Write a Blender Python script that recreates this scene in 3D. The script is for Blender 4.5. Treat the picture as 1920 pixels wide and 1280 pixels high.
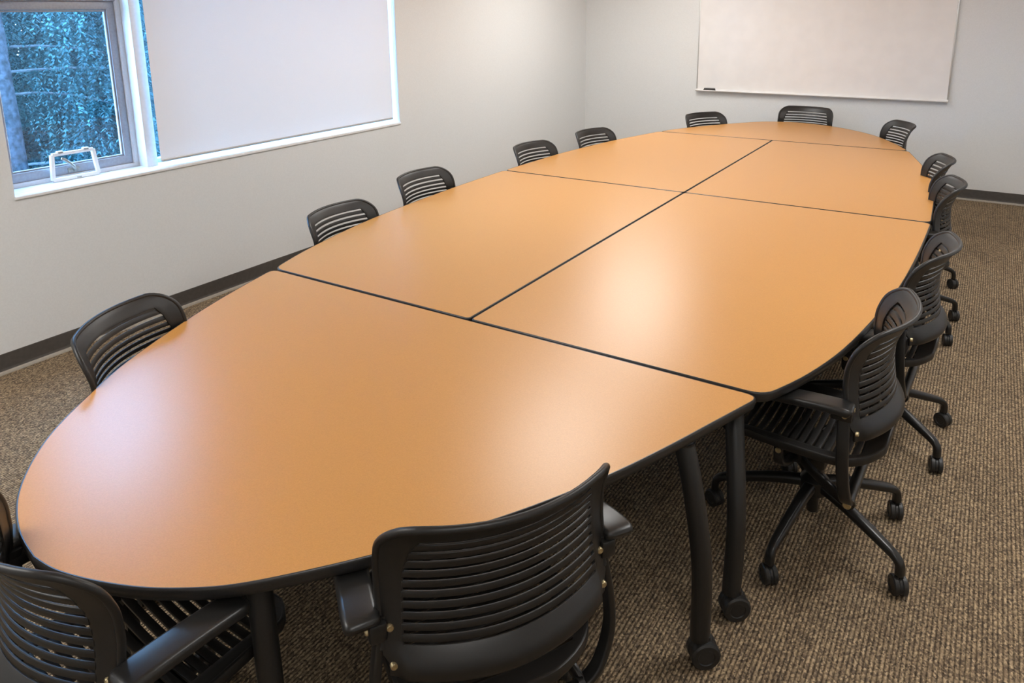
import bpy, bmesh, math, random
from mathutils import Vector, Matrix, noise

for o in list(bpy.data.objects):
    bpy.data.objects.remove(o, do_unlink=True)
scene = bpy.context.scene
col = scene.collection
random.seed(7)

# ------------------------------------------------------------------ camera
F_PX, PY = 1382.2585, 329.55
yaw, pitch, roll = -0.5756, -0.2179, -0.0130
cy, sy, cp, sp, cr, sr = (math.cos(yaw), math.sin(yaw), math.cos(pitch), math.sin(pitch), math.cos(roll), math.sin(roll))
fw = Vector((sy*cp, cy*cp, sp)); rt = Vector((cy, -sy, 0)); up = rt.cross(fw)
rt2 = cr*rt + sr*up; up2 = -sr*rt + cr*up
cd = bpy.data.cameras.new('camera'); cam = bpy.data.objects.new('camera', cd); col.objects.link(cam)
m = Matrix((rt2, up2, -fw)).transposed().to_4x4(); m.translation = Vector((1.6307, -2.1856, 1.9157))
cam.matrix_world = m
cd.sensor_width = 36.0; cd.lens = F_PX/1920*36.0
cd.shift_x = 0.0; cd.shift_y = -(640-PY)/1920
cd.clip_start = 0.05; cd.clip_end = 200
scene.camera = cam

# ------------------------------------------------------------------ world, exposure
SKY_COL = (0.30, 0.58, 1.0); SKY_STR = 36.0
LAMP = 16.0
EXPOSURE = 0.0
w = bpy.data.worlds.new('sky'); scene.world = w; w.use_nodes = True
bg = w.node_tree.nodes['Background']; bg.inputs[0].default_value = (*SKY_COL, 1); bg.inputs[1].default_value = SKY_STR
vs = scene.view_settings
vs.view_transform = 'Standard'; vs.look = 'None'; vs.exposure = EXPOSURE; vs.gamma = 1.0; vs.use_curve_mapping = False

# ------------------------------------------------------------------ materials
def mat(name, color=(.8,.8,.8), rough=.5, metal=0.0, spec=.5):
    m = bpy.data.materials.new(name); m.use_nodes = True
    b = m.node_tree.nodes['Principled BSDF']
    b.inputs['Base Color'].default_value = (*color, 1); b.inputs['Roughness'].default_value = rough
    b.inputs['Metallic'].default_value = metal; b.inputs['Specular IOR Level'].default_value = spec
    return m, m.node_tree, b
def N(nt, t, **kw):
    n = nt.nodes.new(t)
    for k, v in kw.items(): setattr(n, k, v)
    return n
def ramp(nt, stops):
    r = N(nt, 'ShaderNodeValToRGB'); e = r.color_ramp.elements
    while len(e) < len(stops): e.new(.5)
    for el, (p_, c_) in zip(e, stops): el.position = p_; el.color = (*c_, 1)
    return r
def speckle(nt, b, c0, c1, scale, detail=2, bump=0.0, dist=.001):
    tc = N(nt, 'ShaderNodeTexCoord'); nz = N(nt, 'ShaderNodeTexNoise'); nz.inputs['Scale'].default_value = scale; nz.inputs['Detail'].default_value = detail
    nt.links.new(tc.outputs['Object'], nz.inputs['Vector'])
    r = ramp(nt, [(.35, c0), (.65, c1)]); nt.links.new(nz.outputs['Fac'], r.inputs[0]); nt.links.new(r.outputs[0], b.inputs['Base Color'])
    if bump:
        bp_ = N(nt, 'ShaderNodeBump'); bp_.inputs['Strength'].default_value = bump; bp_.inputs['Distance'].default_value = dist
        nt.links.new(nz.outputs['Fac'], bp_.inputs['Height']); nt.links.new(bp_.outputs[0], b.inputs['Normal'])
M = {}
def mk(name, c0, c1=None, scale=60, rough=.5, metal=0, spec=.5, bump=0, dist=.001, detail=2):
    m_, nt, b = mat(name, c0, rough, metal, spec); speckle(nt, b, c0, c1 or c0, scale, detail, bump, dist); M[name] = m_
    return m_, nt, b
mk('wall_paint', (.715,.722,.715), (.745,.752,.745), 120, .75, bump=.12, dist=.0008)
mk('ceiling_paint', (.78,.77,.75), (.84,.83,.81), 90, .9, bump=.2)
mk('laminate', (.515,.245,.064), (.57,.274,.075), 330, .32, spec=.5, bump=.03, dist=.0004, detail=4)
mk('edge_vinyl', (.016,.015,.014), (.022,.020,.019), 200, .33)
mk('chair_plastic', (.0085,.0074,.0065), (.0115,.010,.0088), 350, .42, bump=.08, dist=.0004)
mk('pad_urethane', (.012,.0115,.011), (.016,.015,.014), 300, .34)
mk('black_metal', (.010,.0095,.009), (.013,.012,.0115), 250, .30)
mk('wheel_rubber', (.014,.0135,.013), (.019,.018,.017), 120, .45)
mk('brass', (.50,.40,.22), (.56,.46,.28), 200, .35, metal=.9)
mk('leg_paint', (.012,.011,.0105), (.016,.015,.014), 300, .40)
mk('baseboard_vinyl', (.068,.060,.053), (.080,.070,.062), 40, .55)
mk('toe_vinyl', (.34,.30,.25), (.38,.34,.28), 60, .6)
mk('white_trim', (.80,.80,.79), (.84,.84,.83), 50, .35)
mk('sash_metal', (.30,.30,.32), (.34,.34,.36), 80, .4, metal=.2)
mk('frame_metal', (.62,.62,.63), (.66,.66,.67), 80, .4)
mk('board_white', (.80,.78,.76), (.83,.81,.79), 6, .22)
mk('aluminium', (.55,.54,.52), (.60,.59,.57), 140, .38, metal=.6)
mk('eraser_felt', (.035,.033,.032), (.05,.047,.045), 200, .9)
mk('eraser_top', (.07,.065,.06), (.09,.085,.08), 100, .6)
mk('chain_plastic', (.55,.55,.53), (.62,.62,.60), 100, .4)
mk('handle_metal', (.28,.27,.24), (.36,.35,.31), 60, .35, metal=.6)
mk('bark', (.03,.035,.04), (.09,.10,.12), 22, .9, bump=.8, dist=.02, detail=6)
mk('branch_wood', (.10,.12,.13), (.16,.18,.19), 30, .8)
mk('pavement', (.06,.07,.07), (.22,.23,.23), 1.5, .9)
mk('fixture_white', (.75,.75,.73), (.8,.8,.78), 50, .5)
# foliage: leaf colour varies from blade to blade
m_, nt, b = mat('foliage', (.12,.3,.3), .85, 0, .2)
tc = N(nt, 'ShaderNodeTexCoord'); nz = N(nt, 'ShaderNodeTexNoise'); nz.inputs['Scale'].default_value = 2.2; nz.inputs['Detail'].default_value = 6
nt.links.new(tc.outputs['Object'], nz.inputs['Vector'])
r = ramp(nt, [(.30, (.020,.052,.062)), (.5, (.036,.098,.104)), (.72, (.072,.165,.158))]); nt.links.new(nz.outputs['Fac'], r.inputs[0]); nt.links.new(r.outputs[0], b.inputs['Base Color'])
M['foliage'] = m_
# glass: clear pane with a weak mirror reflection
m_ = bpy.data.materials.new('glass'); m_.use_nodes = True; nt = m_.node_tree; nt.nodes.clear()
out = N(nt, 'ShaderNodeOutputMaterial'); mx = N(nt, 'ShaderNodeMixShader'); tr = N(nt, 'ShaderNodeBsdfTransparent'); gl = N(nt, 'ShaderNodeBsdfGlossy'); fr = N(nt, 'ShaderNodeLayerWeight'); fp = N(nt, 'ShaderNodeMath', operation='POWER'); fm = N(nt, 'ShaderNodeMath', operation='MULTIPLY_ADD')
tr.inputs[0].default_value = (.86,.93,.97,1); gl.inputs['Roughness'].default_value = .02; fr.inputs[0].default_value = .5; fp.inputs[1].default_value = 5; fm.inputs[1].default_value = .9; fm.inputs[2].default_value = .035
nt.links.new(fr.outputs['Facing'], fp.inputs[0]); nt.links.new(fp.outputs[0], fm.inputs[0]); nt.links.new(fm.outputs[0], mx.inputs[0]); nt.links.new(tr.outputs[0], mx.inputs[1]); nt.links.new(gl.outputs[0], mx.inputs[2]); nt.links.new(mx.outputs[0], out.inputs[0]); M['glass'] = m_
# roller shade cloth: woven, lets some daylight through
m_ = bpy.data.materials.new('shade_cloth'); m_.use_nodes = True; nt = m_.node_tree; nt.nodes.clear()
out = N(nt, 'ShaderNodeOutputMaterial'); mx = N(nt, 'ShaderNodeMixShader'); df = N(nt, 'ShaderNodeBsdfDiffuse'); tl = N(nt, 'ShaderNodeBsdfTranslucent')
tc = N(nt, 'ShaderNodeTexCoord'); nz = N(nt, 'ShaderNodeTexNoise'); nz.inputs['Scale'].default_value = 400
nt.links.new(tc.outputs['Object'], nz.inputs['Vector']); r = ramp(nt, [(.3, (.84,.83,.82)), (.7, (.88,.87,.86))]); nt.links.new(nz.outputs['Fac'], r.inputs[0])
nt.links.new(r.outputs[0], df.inputs[0]); tl.inputs[0].default_value = (.8,.8,.8,1); mx.inputs[0].default_value = .036
nt.links.new(df.outputs[0], mx.inputs[1]); nt.links.new(tl.outputs[0], mx.inputs[2]); nt.links.new(mx.outputs[0], out.inputs[0]); M['shade_cloth'] = m_
# lamp diffuser
m_ = bpy.data.materials.new('lamp_diffuser'); m_.use_nodes = True; nt = m_.node_tree; nt.nodes.clear()
out = N(nt, 'ShaderNodeOutputMaterial'); em = N(nt, 'ShaderNodeEmission'); em.inputs[0].default_value = (1.0,.985,.96,1); em.inputs[1].default_value = LAMP
nt.links.new(em.outputs[0], out.inputs[0]); M['lamp_diffuser'] = m_
# carpet: rows of loops running along Y, laid in squares
m_, nt, b = mat('carpet', (.2,.15,.1), .95, 0, .15)
geo = N(nt, 'ShaderNodeNewGeometry'); sep = N(nt, 'ShaderNodeSeparateXYZ'); nt.links.new(geo.outputs['Position'], sep.inputs[0])
def math_(op, a, b_=None, c_=None):
    n = N(nt, 'ShaderNodeMath', operation=op)
    for i, v in enumerate((a, b_, c_)):
        if v is None: continue
        if isinstance(v, (int, float)): n.inputs[i].default_value = v
        else: nt.links.new(v, n.inputs[i])
    return n.outputs[0]
RIB = .0135
wob = N(nt, 'ShaderNodeTexNoise'); wob.inputs['Scale'].default_value = 14; nt.links.new(geo.outputs['Position'], wob.inputs['Vector'])
xw = math_('ADD', sep.outputs['X'], math_('MULTIPLY', wob.outputs['Fac'], .0022))
ph = math_('MULTIPLY', xw, 1/RIB)
tri = math_('ABSOLUTE', math_('SUBTRACT', math_('MULTIPLY', math_('FRACT', ph), 2.0), 1.0))   # 1 in the gap, 0 on the rib
rib = math_('SUBTRACT', 1.0, math_('POWER', tri, 1.8))
cmb = N(nt, 'ShaderNodeCombineXYZ'); nt.links.new(math_('MULTIPLY', sep.outputs['X'], 1/.0052), cmb.inputs[0]); nt.links.new(math_('MULTIPLY', sep.outputs['Y'], 1/.0075), cmb.inputs[1])
vor = N(nt, 'ShaderNodeTexVoronoi'); vor.inputs['Scale'].default_value = 1.0; nt.links.new(cmb.outputs[0], vor.inputs['Vector'])
sepc = N(nt, 'ShaderNodeSeparateColor'); nt.links.new(vor.outputs['Color'], sepc.inputs[0])
yarn = ramp(nt, [(0.0, (.104,.077,.053)), (.35, (.194,.140,.091)), (.65, (.296,.216,.133)), (1.0, (.48,.352,.216))]); nt.links.new(sepc.outputs[0], yarn.inputs[0])
big = N(nt, 'ShaderNodeTexNoise'); big.inputs['Scale'].default_value = 3.0; big.inputs['Detail'].default_value = 5; nt.links.new(geo.outputs['Position'], big.inputs['Vector'])
tile = N(nt, 'ShaderNodeTexWhiteNoise', noise_dimensions='2D'); cmt = N(nt, 'ShaderNodeCombineXYZ')
nt.links.new(math_('FLOOR', math_('MULTIPLY', sep.outputs['X'], 1/.61)), cmt.inputs[0]); nt.links.new(math_('FLOOR', math_('MULTIPLY', sep.outputs['Y'], 1/.61)), cmt.inputs[1]); nt.links.new(cmt.outputs[0], tile.inputs['Vector'])
val = math_('ADD', math_('ADD', .80, math_('MULTIPLY', big.outputs['Fac'], .32)), math_('MULTIPLY', tile.outputs['Value'], .12))
shade = math_('MULTIPLY', val, math_('ADD', .30, math_('MULTIPLY', rib, .85)))
mixc = N(nt, 'ShaderNodeMix', data_type='RGBA', blend_type='MULTIPLY'); mixc.inputs[0].default_value = 1.0
cg = N(nt, 'ShaderNodeCombineColor'); [nt.links.new(shade, cg.inputs[i]) for i in range(3)]
nt.links.new(yarn.outputs[0], mixc.inputs[6]); nt.links.new(cg.outputs[0], mixc.inputs[7]); nt.links.new(mixc.outputs[2], b.inputs['Base Color'])
hgt = math_('ADD', rib, math_('MULTIPLY', math_('SUBTRACT', 1.0, vor.outputs['Distance']), .6))
bmp = N(nt, 'ShaderNodeBump'); bmp.inputs['Strength'].default_value = .7; bmp.inputs['Distance'].default_value = .004
nt.links.new(hgt, bmp.inputs['Height']); nt.links.new(bmp.outputs[0], b.inputs['Normal']); M['carpet'] = m_

# ------------------------------------------------------------------ mesh helpers
class MB:
    """collects vertices and faces, then links them as one mesh object"""
    def __init__(s): s.v = []; s.f = []
    def box(s, x0, x1, y0, y1, z0, z1, mtx=None):
        o = len(s.v); P = [Vector((x, y, z)) for z in (z0, z1) for y in (y0, y1) for x in (x0, x1)]
        if mtx is not None: P = [mtx @ q for q in P]
        s.v += P
        s.f += [tuple(o+i for i in q) for q in ((0,2,3,1),(4,5,7,6),(0,1,5,4),(2,6,7,3),(0,4,6,2),(1,3,7,5))]
        return s
    def loft(s, rings, cap=True, closed=False):
        o = len(s.v); n = len(rings[0])
        for r_ in rings: s.v += [Vector(q) for q in r_]
        R = len(rings)
        for j in range(R if closed else R-1):
            a = o+j*n; b_ = o+((j+1) % R)*n
            for i in range(n): s.f.append((a+i, a+(i+1) % n, b_+(i+1) % n, b_+i))
        if cap and not closed:
            s.f.append(tuple(o+i for i in reversed(range(n)))); s.f.append(tuple(o+(R-1)*n+i for i in range(n)))
        return s
    def sweep(s, path, prof, ref=(0,0,1), cap=True, closed=False, scales=None):
        """prof: 2-D points; local x = along ref-derived side, y = along ref"""
        path = [Vector(q) for q in path]; ref = Vector(ref); rings = []; n = len(path)
        for i, q in enumerate(path):
            if closed: t = (path[(i+1) % n]-path[i-1])
            else: t = path[min(i+1, n-1)]-path[max(i-1, 0)]
            t.normalize(); u = ref-t*ref.dot(t)
            if u.length < 1e-4: u = Vector((1,0,0))-t*t.x
            u.normalize(); sd = t.cross(u); k = scales[i] if scales else 1
            rings.append([q+sd*(a*k)+u*(c*k) for a, c in prof])
        return s.loft(rings, cap, closed)
    def lathe(s, prof, mtx=None, n=20):
        """prof: (radius, z) from bottom to top around local z"""
        rings = []
        for r_, z in prof:
            ring = [Vector((max(r_, 1e-5)*math.cos(2*math.pi*i/n), max(r_, 1e-5)*math.sin(2*math.pi*i/n), z)) for i in range(n)]
            rings.append([mtx @ q for q in ring] if mtx is not None else ring)
        return s.loft(rings)
    def grid(s, rows):
        o = len(s.v); n = len(rows[0])
        for r_ in rows: s.v += [Vector(q) for q in r_]
        for j in range(len(rows)-1):
            for i in range(n-1): s.f.append((o+j*n+i, o+j*n+i+1, o+(j+1)*n+i+1, o+(j+1)*n+i))
        return s
    def mesh(s, name, material, smooth=True):
        me = bpy.data.meshes.new(name); me.from_pydata([tuple(q) for q in s.v], [], s.f); me.update()
        bm = bmesh.new(); bm.from_mesh(me); bmesh.ops.remove_doubles(bm, verts=bm.verts, dist=1e-6); bmesh.ops.recalc_face_normals(bm, faces=bm.faces); bm.to_mesh(me); bm.free()
        me.materials.append(M[material])
        if smooth: me.polygons.foreach_set('use_smooth', [True]*len(me.polygons)); me.set_sharp_from_angle(angle=math.radians(38))
        return me
    def build(s, name, material, parent=None, bevel=0, solid=0, seg=2, smooth=True):
        o = bpy.data.objects.new(name, s.mesh(name, material, smooth)); col.objects.link(o); o.parent = parent
        if solid:
            q = o.modifiers.new('solid', 'SOLIDIFY'); q.thickness = solid; q.offset = 0
        if bevel:
            q = o.modifiers.new('bevel', 'BEVEL'); q.width = bevel; q.segments = seg; q.limit_method = 'ANGLE'; q.angle_limit = math.radians(40)
        if solid or bevel: bake.append(o)
        return o
bake = []
def bake_all():
    bpy.context.view_layer.update(); dg = bpy.context.evaluated_depsgraph_get()
    for o in bake:
        me = bpy.data.meshes.new_from_object(o.evaluated_get(dg)); o.modifiers.clear(); me.name = o.name; o.data = me
        me.polygons.foreach_set('use_smooth', [True]*len(me.polygons)); me.set_sharp_from_angle(angle=math.radians(38))
    bake.clear()
def circ(r_, n=12, ry=None): return [(r_*math.cos(2*math.pi*i/n), (ry or r_)*math.sin(2*math.pi*i/n)) for i in range(n)]
def rrect(wx, wy, r_, k=3):
    P = []
    for cx, cy_, a0 in ((wx/2-r_, wy/2-r_, 0), (-wx/2+r_, wy/2-r_, 90), (-wx/2+r_, -wy/2+r_, 180), (wx/2-r_, -wy/2+r_, 270)):
        for i in range(k+1):
            a = math.radians(a0+90*i/k); P.append((cx+r_*math.cos(a), cy_+r_*math.sin(a)))
    return P
def curve(pts, n):
    """Catmull-Rom through pts, n samples per span"""
    pts = [Vector(q) for q in pts]; out_ = []
    for i in range(len(pts)-1):
        p0, p1, p2, p3 = pts[max(i-1, 0)], pts[i], pts[i+1], pts[min(i+2, len(pts)-1)]
        for j in range(n):
            t = j/n; out_.append(.5*((2*p1)+(p2-p0)*t+(2*p0-5*p1+4*p2-p3)*t*t+(3*p1-p0-3*p2+p3)*t*t*t))
    out_.append(pts[-1]); return out_
def interp(tab, x):
    for (a, fa), (b_, fb) in zip(tab, tab[1:]):
        if x <= b_: return fa+(fb-fa)*max(0, (x-a))/(b_-a)
    return tab[-1][1]
def empty(name, loc=(0,0,0), rz=0, parent=None):
    o = bpy.data.objects.new(name, None); o.empty_display_size = .1; col.objects.link(o); o.location = loc; o.rotation_euler.z = rz; o.parent = parent; return o
def tag(o, label=None, cat=None, group=None, kind=None):
    if label: o['label'] = label
    if cat: o['category'] = cat
    if group: o['group'] = group
    if kind: o['kind'] = kind
    return o
def copy_tree(o, parent=None):
    c = o.copy(); col.objects.link(c); c.parent = parent
    for ch in o.children: copy_tree(ch, c)
    return c

# ------------------------------------------------------------------ room shell
XL, XR, YB, YF, ZC = -2.787, 3.30, -3.30, 6.405, 2.75
TH = .26
SILL = .973; HEAD = 2.62; BAR = 2.045; W1A, W1B, W2A, W2B = -.376, .445, .517, 2.783
PX_ = XL-.086      # face of the post between the two windows
tag(MB().box(XL-TH, XR+.15, YB-.15, YF+.15, -.12, 0).build('floor', 'carpet'), 'brown ribbed loop carpet across the room', None, kind='structure')
tag(MB().box(XL-TH, XR+.15, YB-.15, YF+.15, ZC, ZC+.12).build('ceiling', 'ceiling_paint'), kind='structure')
wl = MB()
wl.box(XL-TH, XL, YB-.15, YF+.15, 0, SILL-.03)
wl.box(XL-TH, XL, YB-.15, YF+.15, HEAD, ZC)
wl.box(XL-TH, XL, YB-.15, W1A, SILL-.03, HEAD)
wl.box(XL-TH, XL, W2B, YF+.15, SILL-.03, HEAD)
tag(wl.build('wall_left', 'wall_paint', smooth=False), kind='structure')
tag(MB().box(XL-TH, XR+.15, YF, YF+.15, 0, ZC).build('wall_far', 'wall_paint', smooth=False), kind='structure')
tag(MB().box(XR, XR+.15, YB-.15, YF, 0, ZC).build('wall_right', 'wall_paint', smooth=False), kind='structure')
tag(MB().box(XL, XR, YB-.15, YB, 0, ZC).build('wall_back', 'wall_paint', smooth=False), kind='structure')
tag(MB().box(XL-.24, PX_, W1B, W2A, SILL-.03, HEAD).build('trim_1', 'white_trim', bevel=.002), 'white post between the two window openings', None, kind='structure')
# sill board with a rounded nose over the wall face
sill = MB(); prof = [(XL-.24, SILL-.03), (XL-.24, SILL), (XL-.055, SILL), (XL-.05, SILL-.004), (XL+.006, SILL-.004), (XL+.012, SILL-.010), (XL+.012, SILL-.022), (XL+.006, SILL-.028), (XL-.02, SILL-.03)]
sill.loft([[(x, y, z) for x, z in prof] for y in (W1A-.004, W2B+.004)])
tag(sill.build('trim_2', 'white_trim', smooth=False), 'white window sill board running under both windows', None, kind='structure')
HB = .1127
def baseboard(name, a, b_, nrm):
    a = Vector(a); b_ = Vector(b_); nrm = Vector(nrm)
    pr = [(0, 0), (.010, .012), (.006, .022), (.004, .03), (.004, HB-.002), (.003, HB), (0, HB)]
    o = MB().loft([[q+nrm*d+Vector((0,0,z)) for d, z in pr] for q in (a, b_)]).build(name, 'baseboard_vinyl', smooth=False); tag(o, kind='structure')
    pt = [(0, 0), (.022, 0), (.022, .004), (.018, .013), (.008, .017), (0, .017)]
    t = MB().loft([[q+nrm*d+Vector((0,0,z)) for d, z in pt] for q in (a, b_)]).build('toe_strip', 'toe_vinyl', o, smooth=False)
    t['label'] = 'pale toe edge of the baseboard'
baseboard('baseboard_left', (XL, YB, 0), (XL, YF, 0), (1,0,0))
baseboard('baseboard_far', (XL, YF, 0), (XR, YF, 0), (0,-1,0))
baseboard('baseboard_right', (XR, YB, 0), (XR, YF, 0), (-1,0,0))
baseboard('baseboard_back', (XL, YB, 0), (XR, YB, 0), (0,1,0))

# ------------------------------------------------------------------ windows
def ring_frame(name, y0, y1, z0, z1, wd, x0, x1, material, parent, wb=None):
    wb = wb or wd; b_ = MB()
    outer = [(y0, z0), (y1, z0), (y1, z1), (y0, z1)]; inner = [(y0+wd, z0+wb), (y1-wd, z0+wb), (y1-wd, z1-wd), (y0+wd, z1-wd)]
    o = len(b_.v)
    for x in (x0, x1):
        b_.v += [Vector((x, y, z)) for y, z in outer]+[Vector((x, y, z)) for y, z in inner]
    for i in range(4):
        j = (i+1) % 4
        b_.f += [(o+i, o+j, o+4+j, o+4+i), (o+8+i, o+12+i, o+12+j, o+8+j), (o+i, o+8+i, o+8+j, o+j), (o+4+i, o+4+j, o+12+j, o+12+i)]
    return b_.build(name, material, parent, bevel=.003)
def window(name, y0, y1, z0, z1, sash=True, handle_y=None):
    root = empty(name, (0, 0, 0)); tag(root, kind='structure')
    ring_frame('window_frame', y0, y1, z0, z1, .032, XL-.235, XL-.176, 'frame_metal', root, .026)
    if sash:
        MB().box(XL-.235, XL-.172, y0+.03, y1-.03, BAR-.030, BAR+.030).build('transom_bar', 'sash_metal', root, bevel=.003)
        MB().box(XL-.214, XL-.210, y0+.030, y1-.030, BAR+.028, z1-.030).build('glass_pane', 'glass', root, smooth=False)
        z1 = BAR
        ring_frame('sash', y0+.032, y1-.032, z0+.026, z1-.030, .050, XL-.225, XL-.190, 'sash_metal', root, .054)
        ring_frame('glazing_bead', y0+.082, y1-.082, z0+.080, z1-.082, .010, XL-.222, XL-.200, 'sash_metal', root)
        g = (y0+.080, y1-.080, z0+.078, z1-.080)
    else: g = (y0+.030, y1-.030, z0+.024, z1-.030)
    MB().box(XL-.214, XL-.210, *g).build('glass_pane', 'glass', root, smooth=False)
    return root
win1 = window('window_1', W1A, W1B, SILL, HEAD)
win2 = window('window_2', W2A, W2B, SILL, HEAD, sash=False)
# lever handle of the casement, on the bottom rail
hx = XL-.188; hy = .040
hb = MB().box(hx-.006, hx+.006, hy-.035, hy+.035, 1.008, 1.036).build('handle_plate', 'handle_metal', win1, bevel=.003)
MB().sweep(curve([(hx+.004, hy, 1.02), (hx+.022, hy-.004, 1.035), (hx+.03, hy-.02, 1.055), (hx+.03, hy-.055, 1.092), (hx+.028, hy-.075, 1.105)], 5), circ(.008, 10, .010), scales=[1.15]*8+[1]*9+[1, .9, .8, .6]).build('handle', 'handle_metal', win1)
# small white guard frame leaning on the sash
g = empty('latch_guard_frame', (XL-.150, -.05, SILL)); tag(g, 'small white trapezoid frame standing on the sill around the window handle', 'guard frame')
def bar(b_, a, c, wx, wz):
    b_.sweep([a, c], rrect(wx, wz, .004, 2), ref=(1,0,0)); return b_
bl, br_, tl_, tr_ = (0, -.052, .012), (0, .213, .012), (-.010, -.036, .160), (-.010, .202, .160)
bar(MB(), bl, br_, .022, .022).build('bottom_bar', 'white_trim', g)
bar(MB(), tl_, tr_, .020, .020).build('top_bar', 'white_trim', g)
bar(MB(), bl, tl_, .022, .024).build('side_bar', 'white_trim', g)
bar(MB(), br_, tr_, .022, .024).build('side_bar', 'white_trim', g)
for yy in (.010, .160):
    c = MB().box(-.022, .0, yy-.018, yy+.018, .168, .178).build('clip', 'white_trim', g, bevel=.003)
    MB().box(.0, .003, yy-.012, yy+.012, .165, .173).build('catch', 'handle_metal', g)
MB().box(.010, .013, .08, .105, .006, .013).build('catch', 'handle_metal', g)

# roller shades
def bead_chain(y, x, z0, z1, parent):
    b_ = MB(); z = z0
    while z < z1:
        b_.lathe([(0, -.0022), (.0019, -.0011), (.0022, 0), (.0019, .0011), (0, .0022)], Matrix.Translation((x, y, z)), 6); z += .006
    b_.box(x-.0004, x+.0004, y-.0004, y+.0004, z0, z1)
    o = b_.build('bead_chain', 'chain_plastic', parent); o['kind'] = 'stuff'; return o
sh = empty('roller_shade', (XL-.043, 1.62, HEAD)); tag(sh, 'white roller shade pulled down over the large window', 'roller shade')
def P_(x, y, z): return (x-(XL-.043), y-1.62, z-HEAD)
xs_ = XL-.043
cl = MB(); rows = []
for j in range(13):
    z = 1.012+(HEAD-.03-1.012)*j/12
    rows.append([P_(xs_+.0015*math.sin(y*5)*(1-j/12), y, z) for y in [.513+(2.742-.513)*i/16 for i in range(17)]])
cl.grid(rows).build('cloth', 'shade_cloth', sh)
hm = MB().sweep([P_(xs_, .515, 1.006), P_(xs_, 2.740, 1.006)], rrect(.009, .018, .003, 2)).build('hem_bar', 'aluminium', sh); hm['label'] = 'grey hem bar at the bottom of the shade'
MB().sweep([P_(xs_-.02, .515, HEAD-.035), P_(xs_-.02, 2.740, HEAD-.035)], circ(.024, 16)).build('roller_tube', 'white_trim', sh)
for yy in (.524, 2.76): MB().box(*[c for t in ((xs_-.05-(XL-.043), xs_+.01-(XL-.043)), (yy-.003-1.62, yy+.003-1.62), (-.075, 0)) for c in t]).build('bracket', 'white_trim', sh)
ch = bead_chain(2.768-1.62, .022, 1.10-HEAD, 0-.03, sh)
sh1 = empty('roller_shade', (XL-.043, .03, HEAD)); tag(sh1, 'roller shade rolled up above the small open-view window, bead chain hanging', 'roller shade')
MB().sweep([(-.02, W1A+.02-.03, -.042), (-.02, W1B-.02-.03, -.042)], circ(.034, 16)).build('roller_tube', 'shade_cloth', sh1)
MB().sweep([(0.012, W1A+.02-.03, -.075), (0.012, W1B-.02-.03, -.075)], rrect(.009, .02, .003, 2)).build('hem_bar', 'aluminium', sh1)
bead_chain(W1A+.012-.03, .036, 1.18-HEAD, -.05, sh1)

# ------------------------------------------------------------------ whiteboard and eraser
wbx0, wbx1, wbz0, wbz1 = -1.300, 1.298, .992, 2.24
wb = empty('whiteboard', (0, YF, wbz0)); tag(wb, 'large white dry-erase board in a thin metal frame on the far wall', 'whiteboard')
MB().box(wbx0+.008, wbx1-.008, -.016, -.0, .006, wbz1-wbz0-.006).build('writing_surface', 'board_white', wb, smooth=False)
def wbar(x0, x1, z0, z1): MB().box(x0, x1, -.022, 0, z0, z1).build('frame_bar', 'aluminium', wb, bevel=.002)
wbar(wbx0, wbx0+.012, 0, wbz1-wbz0); wbar(wbx1-.014, wbx1, 0, wbz1-wbz0); wbar(wbx0, wbx1, wbz1-wbz0-.014, wbz1-wbz0)
MB().loft([[(x, y, z) for y, z in ((0, -.012), (-.060, -.010), (-.066, .0), (-.062, .004), (-.056, -.003), (-.024, -.003), (-.022, .014), (0, .014))] for x in (wbx0, wbx1)]).build('marker_tray', 'board_white', wb, smooth=False)
er = empty('board_eraser', (-1.135, YF-.0405, wbz0-.0025)); tag(er, 'dark felt eraser lying on the left end of the whiteboard tray', 'eraser')
MB().box(-.068, .068, -.018, .018, 0, .016).build('felt_pad', 'eraser_felt', er, bevel=.003)
MB().box(-.062, .066, -.016, .016, .016, .030).build('grip', 'eraser_top', er, bevel=.005)

# ------------------------------------------------------------------ ceiling lights (above the frame)
for x, y, hw_, lab in ((-1.25, 4.60, .45, 'over the far window-side table section'), (-.72, 2.02, .34, 'over the middle of the table'), (1.95, 3.6, .30, 'over the farthest right-hand chairs'), (1.95, .8, .30, 'over the near right-hand chairs'), (1.95, -2.2, .16, 'above the viewer'), (-1.3, -2.3, .45, 'over the near window-side carpet')):
    t = empty('ceiling_light', (x, y, ZC)); tag(t, 'recessed white ceiling light panel '+lab, 'ceiling light', 'ceiling light panels')
    b_ = MB()
    for a in ((-hw_-.03, -hw_, -.63, .63), (hw_, hw_+.03, -.63, .63), (-hw_, hw_, -.63, -.60), (-hw_, hw_, .60, .63)): b_.box(*a, -.016, 0)
    b_.build('housing', 'fixture_white', t, smooth=False)
    MB().box(-hw_+.002, hw_-.002, -.598, .598, -.010, -.004).build('diffuser', 'lamp_diffuser', t, smooth=False)

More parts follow.
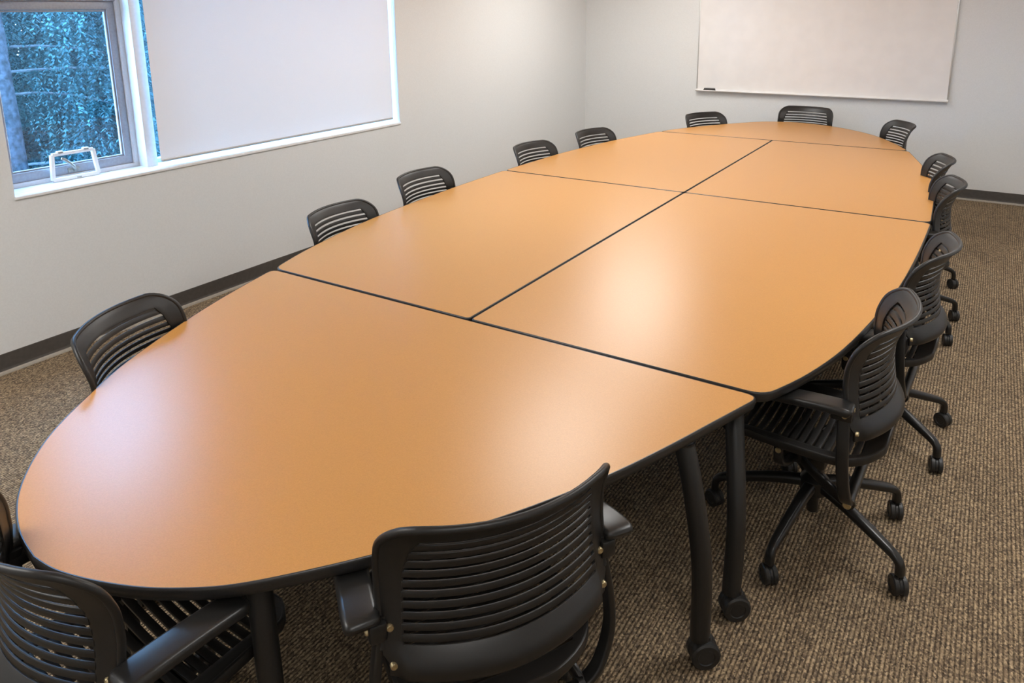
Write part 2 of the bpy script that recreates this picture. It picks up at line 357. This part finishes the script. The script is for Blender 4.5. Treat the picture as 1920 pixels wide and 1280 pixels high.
# ------------------------------------------------------------------ conference tables
T = .735; THK = .036; RIMW = .006
NEAR_R = [(-.063,-1.576),(.021,-1.570),(.122,-1.543),(.229,-1.500),(.319,-1.447),(.397,-1.386),(.485,-1.290),(.586,-1.164),(.690,-1.018),(.803,-.833),(.905,-.627),(.987,-.426),(1.058,-.229),(1.138,-.006)]
NEAR_L = [(-.063,-1.576),(-.165,-1.557),(-.267,-1.521),(-.363,-1.470),(-.472,-1.387),(-.578,-1.280),(-.700,-1.113),(-.818,-.922),(-.945,-.642),(-1.054,-.348),(-1.153,-.006)]
MID_R = [(1.143,.004),(1.234,.230),(1.314,.564),(1.391,1.157),(1.425,1.745),(1.440,2.420)]
MID_L = [(-1.156,.004),(-1.258,.336),(-1.367,.913),(-1.425,1.745),(-1.434,2.420)]
MF_R = [(1.438,2.428),(1.405,3.240),(1.345,3.763),(1.255,4.191),(1.118,4.742)]
MF_L = [(-1.432,2.428),(-1.402,3.162),(-1.345,3.65),(-1.268,4.100),(-1.105,4.742)]
FAR_R = [(1.112,4.753),(.988,5.064),(.765,5.470),(.486,5.765),(.203,5.939),(-.06,6.005)]
FAR_L = [(-1.100,4.753),(-.975,5.050),(-.758,5.428),(-.432,5.850),(-.25,5.965),(-.06,6.005)]
def c2(pts, n=5): return [(q.x, q.y) for q in curve([(a, b_, 0) for a, b_ in pts], n)]
def round_poly(poly, corners, r0):
    """rounds the listed vertex indices of a polygon"""
    out_ = []; n = len(poly)
    for i, q in enumerate(poly):
        if i not in corners: out_.append(q); continue
        p1 = Vector(q); r_ = r0 if abs(p1.x) > .02 else .022; k0 = i-1; k2 = i+1
        while (Vector(poly[k0])-p1).length < r_*1.05: k0 -= 1
        while (Vector(poly[k2 % n])-p1).length < r_*1.05: k2 += 1
        p0 = Vector(poly[k0]); p2 = Vector(poly[k2 % n])
        a = p1+(p0-p1).normalized()*r_; c = p1+(p2-p1).normalized()*r_
        for k in range(6):
            t = k/5; out_.append(tuple((1-t)**2*a+2*t*(1-t)*p1+t*t*c))
    keep = []
    for q in out_:
        if q in poly and any((Vector(q)-Vector(poly[c])).length < (r0 if abs(poly[c][0]) > .02 else .022) for c in corners): continue
        keep.append(q)
    return keep
def offset(poly, d):
    n = len(poly); out_ = []; area = sum(poly[i][0]*poly[(i+1) % n][1]-poly[(i+1) % n][0]*poly[i][1] for i in range(n)); sg = 1 if area > 0 else -1
    for i in range(n):
        a, q, c = Vector(poly[i-1]), Vector(poly[i]), Vector(poly[(i+1) % n])
        n1 = Vector(((q-a).y, -(q-a).x)); n2 = Vector(((c-q).y, -(c-q).x))
        nn = (n1.normalized()+n2.normalized()) if n1.length > 1e-9 and n2.length > 1e-9 else (n1+n2)
        nn.normalize(); out_.append(tuple(q+nn*d*sg))
    return out_
def caster_mesh():
    b_ = MB(); R_ = .034
    for s in (-1, 1):
        mt = Matrix.Translation((0, 0, R_)) @ Matrix.Rotation(math.radians(90), 4, 'Y') @ Matrix.Translation((0, 0, s*.0135))
        b_.lathe([(.020, -.0095), (.030, -.0095), (R_, -.006), (R_, .006), (.030, .0095), (.020, .0095), (.018, .0075), (0, .0075)] if s > 0 else [(0, -.0075), (.018, -.0075), (.020, -.0095), (.030, -.0095), (R_, -.006), (R_, .006), (.030, .0095), (.020, .0095)], mt, 24)
    mt = Matrix.Translation((0, 0, R_)) @ Matrix.Rotation(math.radians(90), 4, 'Y')
    b_.lathe([(0, -.004), (.031, -.004), (.031, .004), (0, .004)], mt, 20)
    b_.lathe([(.011, 0), (.011, .03)], Matrix.Translation((0, .006, R_+.012)), 12)
    return b_.mesh('caster', 'wheel_rubber')
CASTER = caster_mesh()
def add_caster(parent, x, y, rz, k=1.0):
    c = bpy.data.objects.new('caster', CASTER); col.objects.link(c); c.parent = parent; c.location = (x, y, 0); c.rotation_euler.z = rz; c.scale = (k, k, k); return c
def table(poly, corners, legs, label, center):
    poly = round_poly(poly, corners, .055); cx, cy_ = center
    rel = [(x-cx, y-cy_) for x, y in poly]
    root = empty('conference_table', (cx, cy_, 0)); tag(root, label, 'table', 'sections of the oval conference table')
    inn = offset(rel, -RIMW); b_ = MB(); b_.v += [Vector((x, y, T-.004)) for x, y in inn]+[Vector((x, y, T)) for x, y in inn]; n = len(inn)
    b_.f.append(tuple(range(n, 2*n))); b_.f += [(i, (i+1) % n, n+(i+1) % n, n+i) for i in range(n)]
    b_.build('tabletop', 'laminate', root, smooth=False)
    rings = []
    for d, z in ((-RIMW, T-.006), (-RIMW, T+.0004), (-.0035, T+.0006), (-.0012, T-.0012), (0, T-.005), (0, T-.016), (-.003, T-.030), (-.010, T-THK), (-.06, T-THK)):
        rings.append([(x, y, z) for x, y in offset(rel, d)])
    e = MB(); e.loft(rings, cap=False); o = len(e.v); bt = offset(rel, -.05); e.v += [Vector((x, y, T-THK)) for x, y in bt]; e.f.append(tuple(range(o+n-1, o-1, -1)))
    e.build('edge_band', 'edge_vinyl', root)['label'] = 'black rounded vinyl edge'
    for (tx, ty, bx, by, rz) in legs:
        tx -= cx; bx -= cx; ty -= cy_; by -= cy_
        dx, dy = bx-tx, by-ty
        pth = curve([(tx, ty, T-THK-.001), (tx+dx*.45, ty+dy*.42, .56), (tx+dx*.92, ty+dy*.82, .33), (bx, by, .085)], 6)
        lg = MB().sweep(pth, circ(.030, 16), ref=(0, 1, .0)).build('leg', 'leg_paint', root)
        add_caster(lg, bx-.016*math.sin(rz), by-.0*math.cos(rz), rz, 1.32)
        MB().lathe([(.036, T-THK-.006), (.036, T-THK-.0005)], Matrix.Translation((tx, ty, 0)), 16).build('leg_flange', 'black_metal', root)
    return root
nr = c2(NEAR_R); nl = c2(NEAR_L)
poly = nr+list(reversed(nl))[:-1]; table(poly, {len(nr)-1, len(nr)}, [(.992,-.305,1.078,-.335,-.9), (-.95,-.40,-1.04,-.30,-.4), (.31,-1.27,.36,-1.30,.2), (-.36,-1.22,-.40,-1.25,.9)], 'near rounded end section of the orange conference table', (0, -.75))
mr = c2(MID_R); ml = c2(MID_L); mfr = c2(MF_R); mfl = c2(MF_L); fr_ = c2(FAR_R); fl = c2(FAR_L)
G_ = .003
table([(G_, .004)]+mr+[(G_, 2.4205)], {0, 1, len(mr), len(mr)+1}, [(1.02,.09,1.105,-.11,-.9), (1.30,2.30,1.36,2.34,.3), (.10,.12,.08,.10,.2), (.10,2.32,.08,2.34,.4)], 'orange table section on the door side with the bright lamp reflection', (.7, 1.2))
table([(-G_, .004), (-G_, 2.4205)]+list(reversed(ml)), {0, 1, 2, len(ml)+1}, [(-1.02,.14,-1.10,.08,.7), (-1.30,2.30,-1.36,2.34,.3), (-.10,.12,-.08,.10,.2), (-.10,2.32,-.08,2.34,.4)], 'orange table section on the window side next to the near rounded end', (-.7, 1.2))
table([(G_, 2.428)]+mfr+[(G_, 4.7425)], {0, 1, len(mfr), len(mfr)+1}, [(1.30,2.55,1.36,2.50,.7), (1.0,4.60,1.05,4.65,.3), (.10,2.55,.08,2.50,.2), (.10,4.62,.08,4.65,.4)], 'orange table section on the door side next to the far rounded end', (.7, 3.6))
table([(-G_, 2.428), (-G_, 4.7425)]+list(reversed(mfl)), {0, 1, 2, len(mfl)+1}, [(-1.30,2.55,-1.36,2.50,.7), (-1.0,4.60,-1.05,4.65,.3), (-.10,2.55,-.08,2.50,.2), (-.10,4.62,-.08,4.65,.4)], 'orange table section on the window side next to the far rounded end', (-.7, 3.6))
poly = fr_+list(reversed(fl))[1:]; table(poly, {0, len(poly)-1}, [(.90,4.90,.96,4.86,.5), (-.90,4.90,-.96,4.86,-.4), (.30,5.72,.33,5.75,.2), (-.30,5.72,-.33,5.75,.9)], 'far rounded end section of the orange conference table below the whiteboard', (0, 5.3))

# ------------------------------------------------------------------ chairs
YC = [(.56,-.240),(.575,-.240),(.60,-.237),(.634,-.227),(.70,-.216),(.75,-.210),(.80,-.211),(.824,-.215),(.853,-.225),(.883,-.238),(.91,-.254),(.925,-.264),(.936,-.275)]
KX = 1.25
def back_pt(x, z, dy=0.0): return Vector((x, interp(YC, z)+KX*x*x+dy, z))
def back_hw(z):
    if z > .856: return .272-.078*(1-math.sqrt(max(0, 1-((z-.856)/.0802)**2)))
    return .272
SLOTZ = [.883,.855,.828,.803,.779,.755,.731,.707,.683,.659,.634]
def slot_hw(z): return interp([(.62,.233),(.80,.222),(.824,.215),(.853,.211),(.883,.198),(.936,.180)], z)
SH = .0046
def make_chair():
    root = empty('office_chair')
    # backrest shell
    zs = [(.562,-.012),(.575,-.018),(.592,-.019),(.608,-.014),(.618,-.005),(SLOTZ[-1]-SH, 0)]
    zs += [(SLOTZ[-1]-SH+(SLOTZ[0]-SLOTZ[-1]+2*SH)*i/22, 0) for i in range(1, 23)]+[(.897,0),(.908,0),(.917,0),(.924,0),(.930,0),(.934,0),(.936,0)]
    b_ = MB(); lo, hi = SLOTZ[-1]-SH-1e-6, SLOTZ[0]+SH+1e-6
    def xs_of(z, part):
        s = min(slot_hw(z), back_hw(z)*.86); h = back_hw(z) if z > .60 else .262
        if part == 'm': return [-s+2*s*i/18 for i in range(19)]
        return [s+(h-s)*i/4 for i in range(5)]
    for part, sg in (('m', 1), ('s', 1), ('s', -1)):
        seg = []
        if part == 'm': groups = [[q for q in zs if q[0] <= lo+2e-6], [q for q in zs if q[0] >= hi-2e-6]]
        else: groups = [zs]
        for gq in groups:
            b_.grid([[back_pt(sg*x, z, dy*max(0, min(1, (.248-abs(x))/.016))) for x in xs_of(z, part)] for z, dy in gq])
    back = b_.build('backrest', 'chair_plastic', root, solid=.009, bevel=.002)
    # rolled outer rim
    edge = [back_pt(back_hw(z) if z > .60 else .262, z) for z, _ in zs[4:]]
    top = [back_pt(x, .936) for x in [.194-.388*i/14 for i in range(15)]][1:-1]
    path = edge+top+[Vector((-q.x, q.y, q.z)) for q in reversed(edge)]
    MB().sweep(path, circ(.0085, 10), ref=(0, 1, .2)).build('rim', 'chair_plastic', back)
    for i in range(len(SLOTZ)-1):
        z1, z0 = SLOTZ[i]-SH, SLOTZ[i+1]+SH
        sl = MB(); rows = []
        for z in (z0, (z0+z1)/2, z1):
            s = slot_hw(z)+.004; rows.append([back_pt(-s+2*s*k/18, z, -.0036) for k in range(19)])
        sl.grid(rows).build('slat', 'chair_plastic', back, solid=.0055, bevel=.0015)
    # seat
    def shw(y):
        if y < -.08: t = (-.08-y)/.148; return .238*math.sqrt(max(0, 1-.85*t**2.2))
        if y < 0: return .238
        t = y/.325; h = .238-.045*t**1.5
        if y > .25: h -= .075*((y-.25)/.075)**2
        return h
    def sz(x, y):
        z = .446+.35*x*x
        if y < -.06: z += .95*(y+.06)**2
        if y > .18: z -= 1.1*(y-.18)**2
        return z
    SY = [-.165+.0285*i for i in range(16)]; sh_ = .0042
    def slw(y): return min(.196-.06*max(0, y+.05), shw(y)*.84)
    ys = [-.228,-.225,-.218,-.205,-.19,-.178,SY[0]-sh_]+[SY[0]-sh_+(SY[-1]-SY[0]+2*sh_)*i/30 for i in range(1, 31)]+[.275,.287,.298,.308,.317,.325]
    b_ = MB()
    for gq in ([y for y in ys if y <= SY[0]-sh_+1e-6], [y for y in ys if y >= SY[-1]+sh_-1e-6]):
        b_.grid([[Vector((x, y, sz(x, y))) for x in [-slw(y)+2*slw(y)*i/16 for i in range(17)]] for y in gq])
    for sg in (1, -1):
        b_.grid([[Vector((sg*x, y, sz(x, y))) for x in [slw(y)+(shw(y)-slw(y))*i/3 for i in range(4)]] for y in ys])
    seat = b_.build('seat', 'chair_plastic', root, solid=.012, bevel=.002)
    rimp = [Vector((shw(y), y, sz(shw(y), y)-.008)) for y in ys]+[Vector((x, .325, sz(x, .325)-.008)) for x in [shw(.325)*(1-2*i/8) for i in range(1, 8)]]+[Vector((-shw(y), y, sz(shw(y), y)-.008)) for y in reversed(ys)]+[Vector((-shw(-.228)*(1-2*i/6), -.228, sz(0, -.228)-.008)) for i in range(1, 6)]
    MB().sweep(rimp, rrect(.012, .030, .005, 2), closed=True).build('rim', 'chair_plastic', seat)
    for i in range(len(SY)-1):
        y0, y1 = SY[i]+sh_, SY[i+1]-sh_; sl = MB()
        rows = []
        for y in (y0, (y0+y1)/2, y1):
            s = slw(y)+.004; rows.append([Vector((-s+2*s*k/14, y, sz(-s+2*s*k/14, y))) for k in range(15)])
        sl.grid(rows).build('slat', 'chair_plastic', seat, solid=.009, bevel=.0015)
    # uprights, arms, links on both sides
    for s in (-1, 1):
        pth = curve([(s*.268,-.118,.690), (s*.278,-.124,.62), (s*.292,-.130,.52), (s*.290,-.138,.43), (s*.255,-.146,.345), (s*.205,-.148,.308)], 5)
        u = MB().sweep(pth, rrect(.018, .038, .006, 3), ref=(0, 1, 0)).build('upright', 'black_metal', root)
        pad = [(s*.312,-.150,.690), (s*.312,-.138,.694), (s*.310,-.10,.694), (s*.302,-.03,.687), (s*.294,.04,.678), (s*.287,.105,.669), (s*.285,.125,.665)]
        MB().sweep(curve(pad, 3), rrect(.078, .030, .012, 4), scales=[.72,.86,.95]+[1]*13+[.93,.8,.66]).build('armrest', 'pad_urethane', root)
        MB().box(s*.262, s*.300, -.150, -.085, .640, .686).build('arm_bracket', 'black_metal', root, bevel=.006)
        def bolt(p_, ax, name='bolt', r_=.0085, parent=root):
            mt = Matrix.Translation(p_) @ Vector((0,0,1)).rotation_difference(Vector(ax)).to_matrix().to_4x4()
            return MB().lathe([(r_, -.006), (r_, .001), (r_*.8, .0035), (r_*.4, .0035), (r_*.35, .002), (0, .002)], mt, 14).build(name, 'brass', parent)
        for z in (.668, .588): q = back_pt(s*.256, z); bolt((q.x, q.y-.0075, z), (0, -1, 0))
        bolt((s*.302, -.128, .662), (s, 0, 0), r_=.009)
        bolt((s*.226, -.148, .305), (s, 0, 0), r_=.0135)
        bolt((s*.204, .088, .413), (s, 0, 0), r_=.0105)
        MB().sweep(curve([(s*.085,.03,.335), (s*.15,-.01,.35), (s*.195,-.08,.335), (s*.212,-.148,.305)], 4), rrect(.016, .036, .005, 2)).build('rear_link', 'black_metal', root)
        MB().lathe([(.023, 0), (.023, .016)], Matrix.Translation((s*.226, -.148, .305)) @ Matrix.Rotation(math.radians(-90*s), 4, 'Y'), 16).build('pivot_cap', 'black_metal', root).location.x = -s*.014
        MB().sweep(curve([(s*.10,.06,.345), (s*.155,.075,.345), (s*.190,.086,.37), (s*.192,.088,.425)], 4), rrect(.022, .034, .006, 2), ref=(0, 1, 0)).build('front_link', 'black_metal', root)
    MB().sweep([(-.205,-.148,.305), (.205,-.148,.305)], circ(.0185, 16)).build('cross_bar', 'black_metal', root)
    mech = MB(); mech.box(-.10, .10, -.05, .105, .318, .372); mech.build('mechanism', 'black_metal', root, bevel=.012)
    bake_all()
    for o in root.children: o['upper'] = 1
    # pedestal
    ped = MB().lathe([(.014,.085), (.020,.09), (.022,.165), (.048,.170), (.052,.185), (.050,.225), (.036,.240), (.029,.245), (.027,.33)], None, 24).build('pedestal', 'black_metal', root)
    pl = curve([(.038,0,.205), (.12,0,.192), (.22,0,.166), (.29,0,.145), (.332,0,.130), (.351,0,.112), (.355,0,.086), (.355,0,.074)], 4)
    sc = [1.15-.35*min(1, i/18) for i in range(len(pl))]
    me = MB().sweep(pl, rrect(.034, .038, .012, 3), ref=(0, 1, 0), scales=sc).mesh('base_leg', 'black_metal')
    for k in range(5):
        lg = bpy.data.objects.new('base_leg', me); col.objects.link(lg); lg.parent = root; lg.rotation_euler.z = math.radians(72*k); lg['spoke'] = k
        add_caster(lg, .355, 0, random.uniform(0, 6.28))
    return root
proto = make_chair()
GRP = 'black swivel chairs around the conference table'
CH = [  # x, y, heading, seat drop, base turn (world degrees), label
 (.712,-.948,58.2,0,10,'black slatted chair in the centre foreground, its back to the viewer'),
 (.080,-1.464,-4.0,0,50,'black slatted chair cut off by the lower left corner of the picture'),
 (1.241,.445,87.9,0,43.1,'black slatted chair with its whole wheeled base in view, beside the table legs'),
 (1.324,1.31,87.0,0,35.6,'black slatted chair directly behind the one with its whole base in view'),
 (1.302,2.72,96.3,-.025,-38,'black slatted chair on the door side just past the cross seam of the table middle'),
 (1.214,3.47,99.0,-.025,12,'farthest black slatted chair along the straight door side of the table'),
 (.832,5.148,116.3,-.04,30,'rightmost of the three black chairs at the far rounded end'),
 (.012,5.888,176.3,-.05,18,'black chair at the far tip of the table, under the middle of the whiteboard'),
 (-.705,5.306,-118.0,-.09,40,'leftmost of the three black chairs at the far rounded end, under the eraser'),
 (-1.201,3.804,-100.4,-.09,22,'farthest black chair along the window wall side, nearest the room corner'),
 (-1.305,2.925,-94.8,-.085,5,'second farthest black chair along the bare wall right of the large shade'),
 (-1.321,1.544,-88.5,-.065,60,'middle black chair of the five on the window wall side'),
 (-1.231,.704,-85.3,-.10,33,'second nearest black chair on the window wall side, below the large shade'),
 (-.735,-.788,-64.0,-.07,12,'nearest black chair on the window wall side, above the bluish glare on the table'),
]
roots = []
for i, (x, y, h, dz, bt, lab) in enumerate(CH):
    r_ = proto if i == len(CH)-1 else copy_tree(proto)
    r_.location = (x, y, 0); r_.rotation_euler.z = math.radians(h); tag(r_, lab, 'chair', GRP); roots.append((r_, dz, bt-h))
for r_, dz, bt in roots:
    for c in r_.children:
        if c.get('upper'): c.location.z += dz; del c['upper']
        elif 'spoke' in c:
            c.rotation_euler.z = math.radians(bt+72*c['spoke']); del c['spoke']
            for q in c.children: q.rotation_euler.z = math.radians(33+random.uniform(-28, 28))-c.rotation_euler.z-r_.rotation_euler.z

# ------------------------------------------------------------------ outdoors: an evergreen close to the window
tag(MB().box(-40, XL-TH, -30, 40, -.62, -.50).build('ground', 'pavement', smooth=False), kind='structure')
def evergreen(loc, label, group, r0, height, strands, vol, leaf, keep, branches, seed):
    rnd = random.Random(seed); tree = empty('evergreen_tree', loc); tag(tree, label, 'tree', group); rings = []
    for q in curve([(0, 0, 0), (.02, .01, height*.25), (0, .03, height*.5), (-.03, .02, height*.8), (0, 0, height)], 5):
        rings.append([(q.x+r_*math.cos(a), q.y+r_*math.sin(a), q.z) for a, r_ in [(2*math.pi*k/24, r0*(1-.6*q.z/height)*(1+.10*math.sin(5*k)+.05*rnd.random())) for k in range(24)]])
    MB().loft(rings).build('trunk', 'bark', tree)
    for k in range(branches):
        z = .8+k*(height-1.8)/branches; a = rnd.uniform(-.5, 1.9) if k % 3 else rnd.uniform(0, 6.28); L_ = rnd.uniform(1.6, 3.0)
        d = Vector((math.cos(a)*.45, abs(math.sin(a))+.25 if k % 4 else -abs(math.sin(a))-.25, 0)).normalized(); L_ = min(L_, 1.5/max(.3, d.x))
        cv = curve([Vector((0, 0, z))+d*(L_*t)+Vector((0, 0, .25*t-.75*t*t)) for t in (0, .25, .5, .75, 1)], 3)
        MB().sweep(cv, circ(.014, 6), scales=[1-.75*i/len(cv) for i in range(len(cv))]).build('branch', 'branch_wood', tree)
    V = []; F = []; (x0, x1), (y0, y1), (z0, z1) = vol; steps = 14
    for s in range(strands):
        px_ = rnd.uniform(x0, x1); py_ = rnd.uniform(y0, y1); pz = rnd.uniform(z0, z1-.25*abs(px_+.8))
        if keep and px_ > -.1 and abs(py_) < keep: continue
        L_ = rnd.uniform(.18, .55)*leaf**.5; a = rnd.uniform(0, 6.28); dr = Vector((math.cos(a)*.35, math.sin(a)*.5, -1)).normalized(); q = Vector((px_, py_, pz))
        for i in range(steps):
            q = q+dr*(L_/steps); dr = (dr+Vector((rnd.uniform(-.12,.12), rnd.uniform(-.12,.12), -.12))).normalized()
            for sd in (-1, 1):
                b2 = rnd.uniform(0, 6.28); sv = Vector((math.cos(b2), math.sin(b2), 0)); tip = q+(dr*.6+sv*.8).normalized()*rnd.uniform(.025,.055)*leaf; wv = dr.cross(sv).normalized()*rnd.uniform(.005,.011)*leaf
                o = len(V); mid = (q+tip)/2; V += [q[:], (mid+wv)[:], tip[:], (mid-wv)[:]]; F.append((o, o+1, o+2, o+3))
    me = bpy.data.meshes.new('foliage'); me.from_pydata(V, [], F); me.update(); me.materials.append(M['foliage'])
    fo = bpy.data.objects.new('foliage', me); col.objects.link(fo); fo.parent = tree; fo['kind'] = 'stuff'
evergreen((-5.3, .51, -.5), 'drooping evergreen tree close outside the small window, trunk at its left edge', None, .25, 6.5, 13000, ((-2.4, .9), (-.7, 2.6), (.2, 3.9)), 1.0, .30, 24, 3)
for k, yy in enumerate((2.6, 5.6, 8.6)):
    evergreen((-10.8, yy, -.5), ('farther evergreen tree seen past the trunk through the small window', 'farther evergreen tree behind the gap beside the large shade', 'farther evergreen tree hidden behind the large shade')[k], 'evergreen trees farther behind the window', .2, 6.0, 3000, ((-1.2, 1.2), (-1.8, 1.8), (.1, 4.6)), 2.6, 0, 6, 11+k)
bake_all()
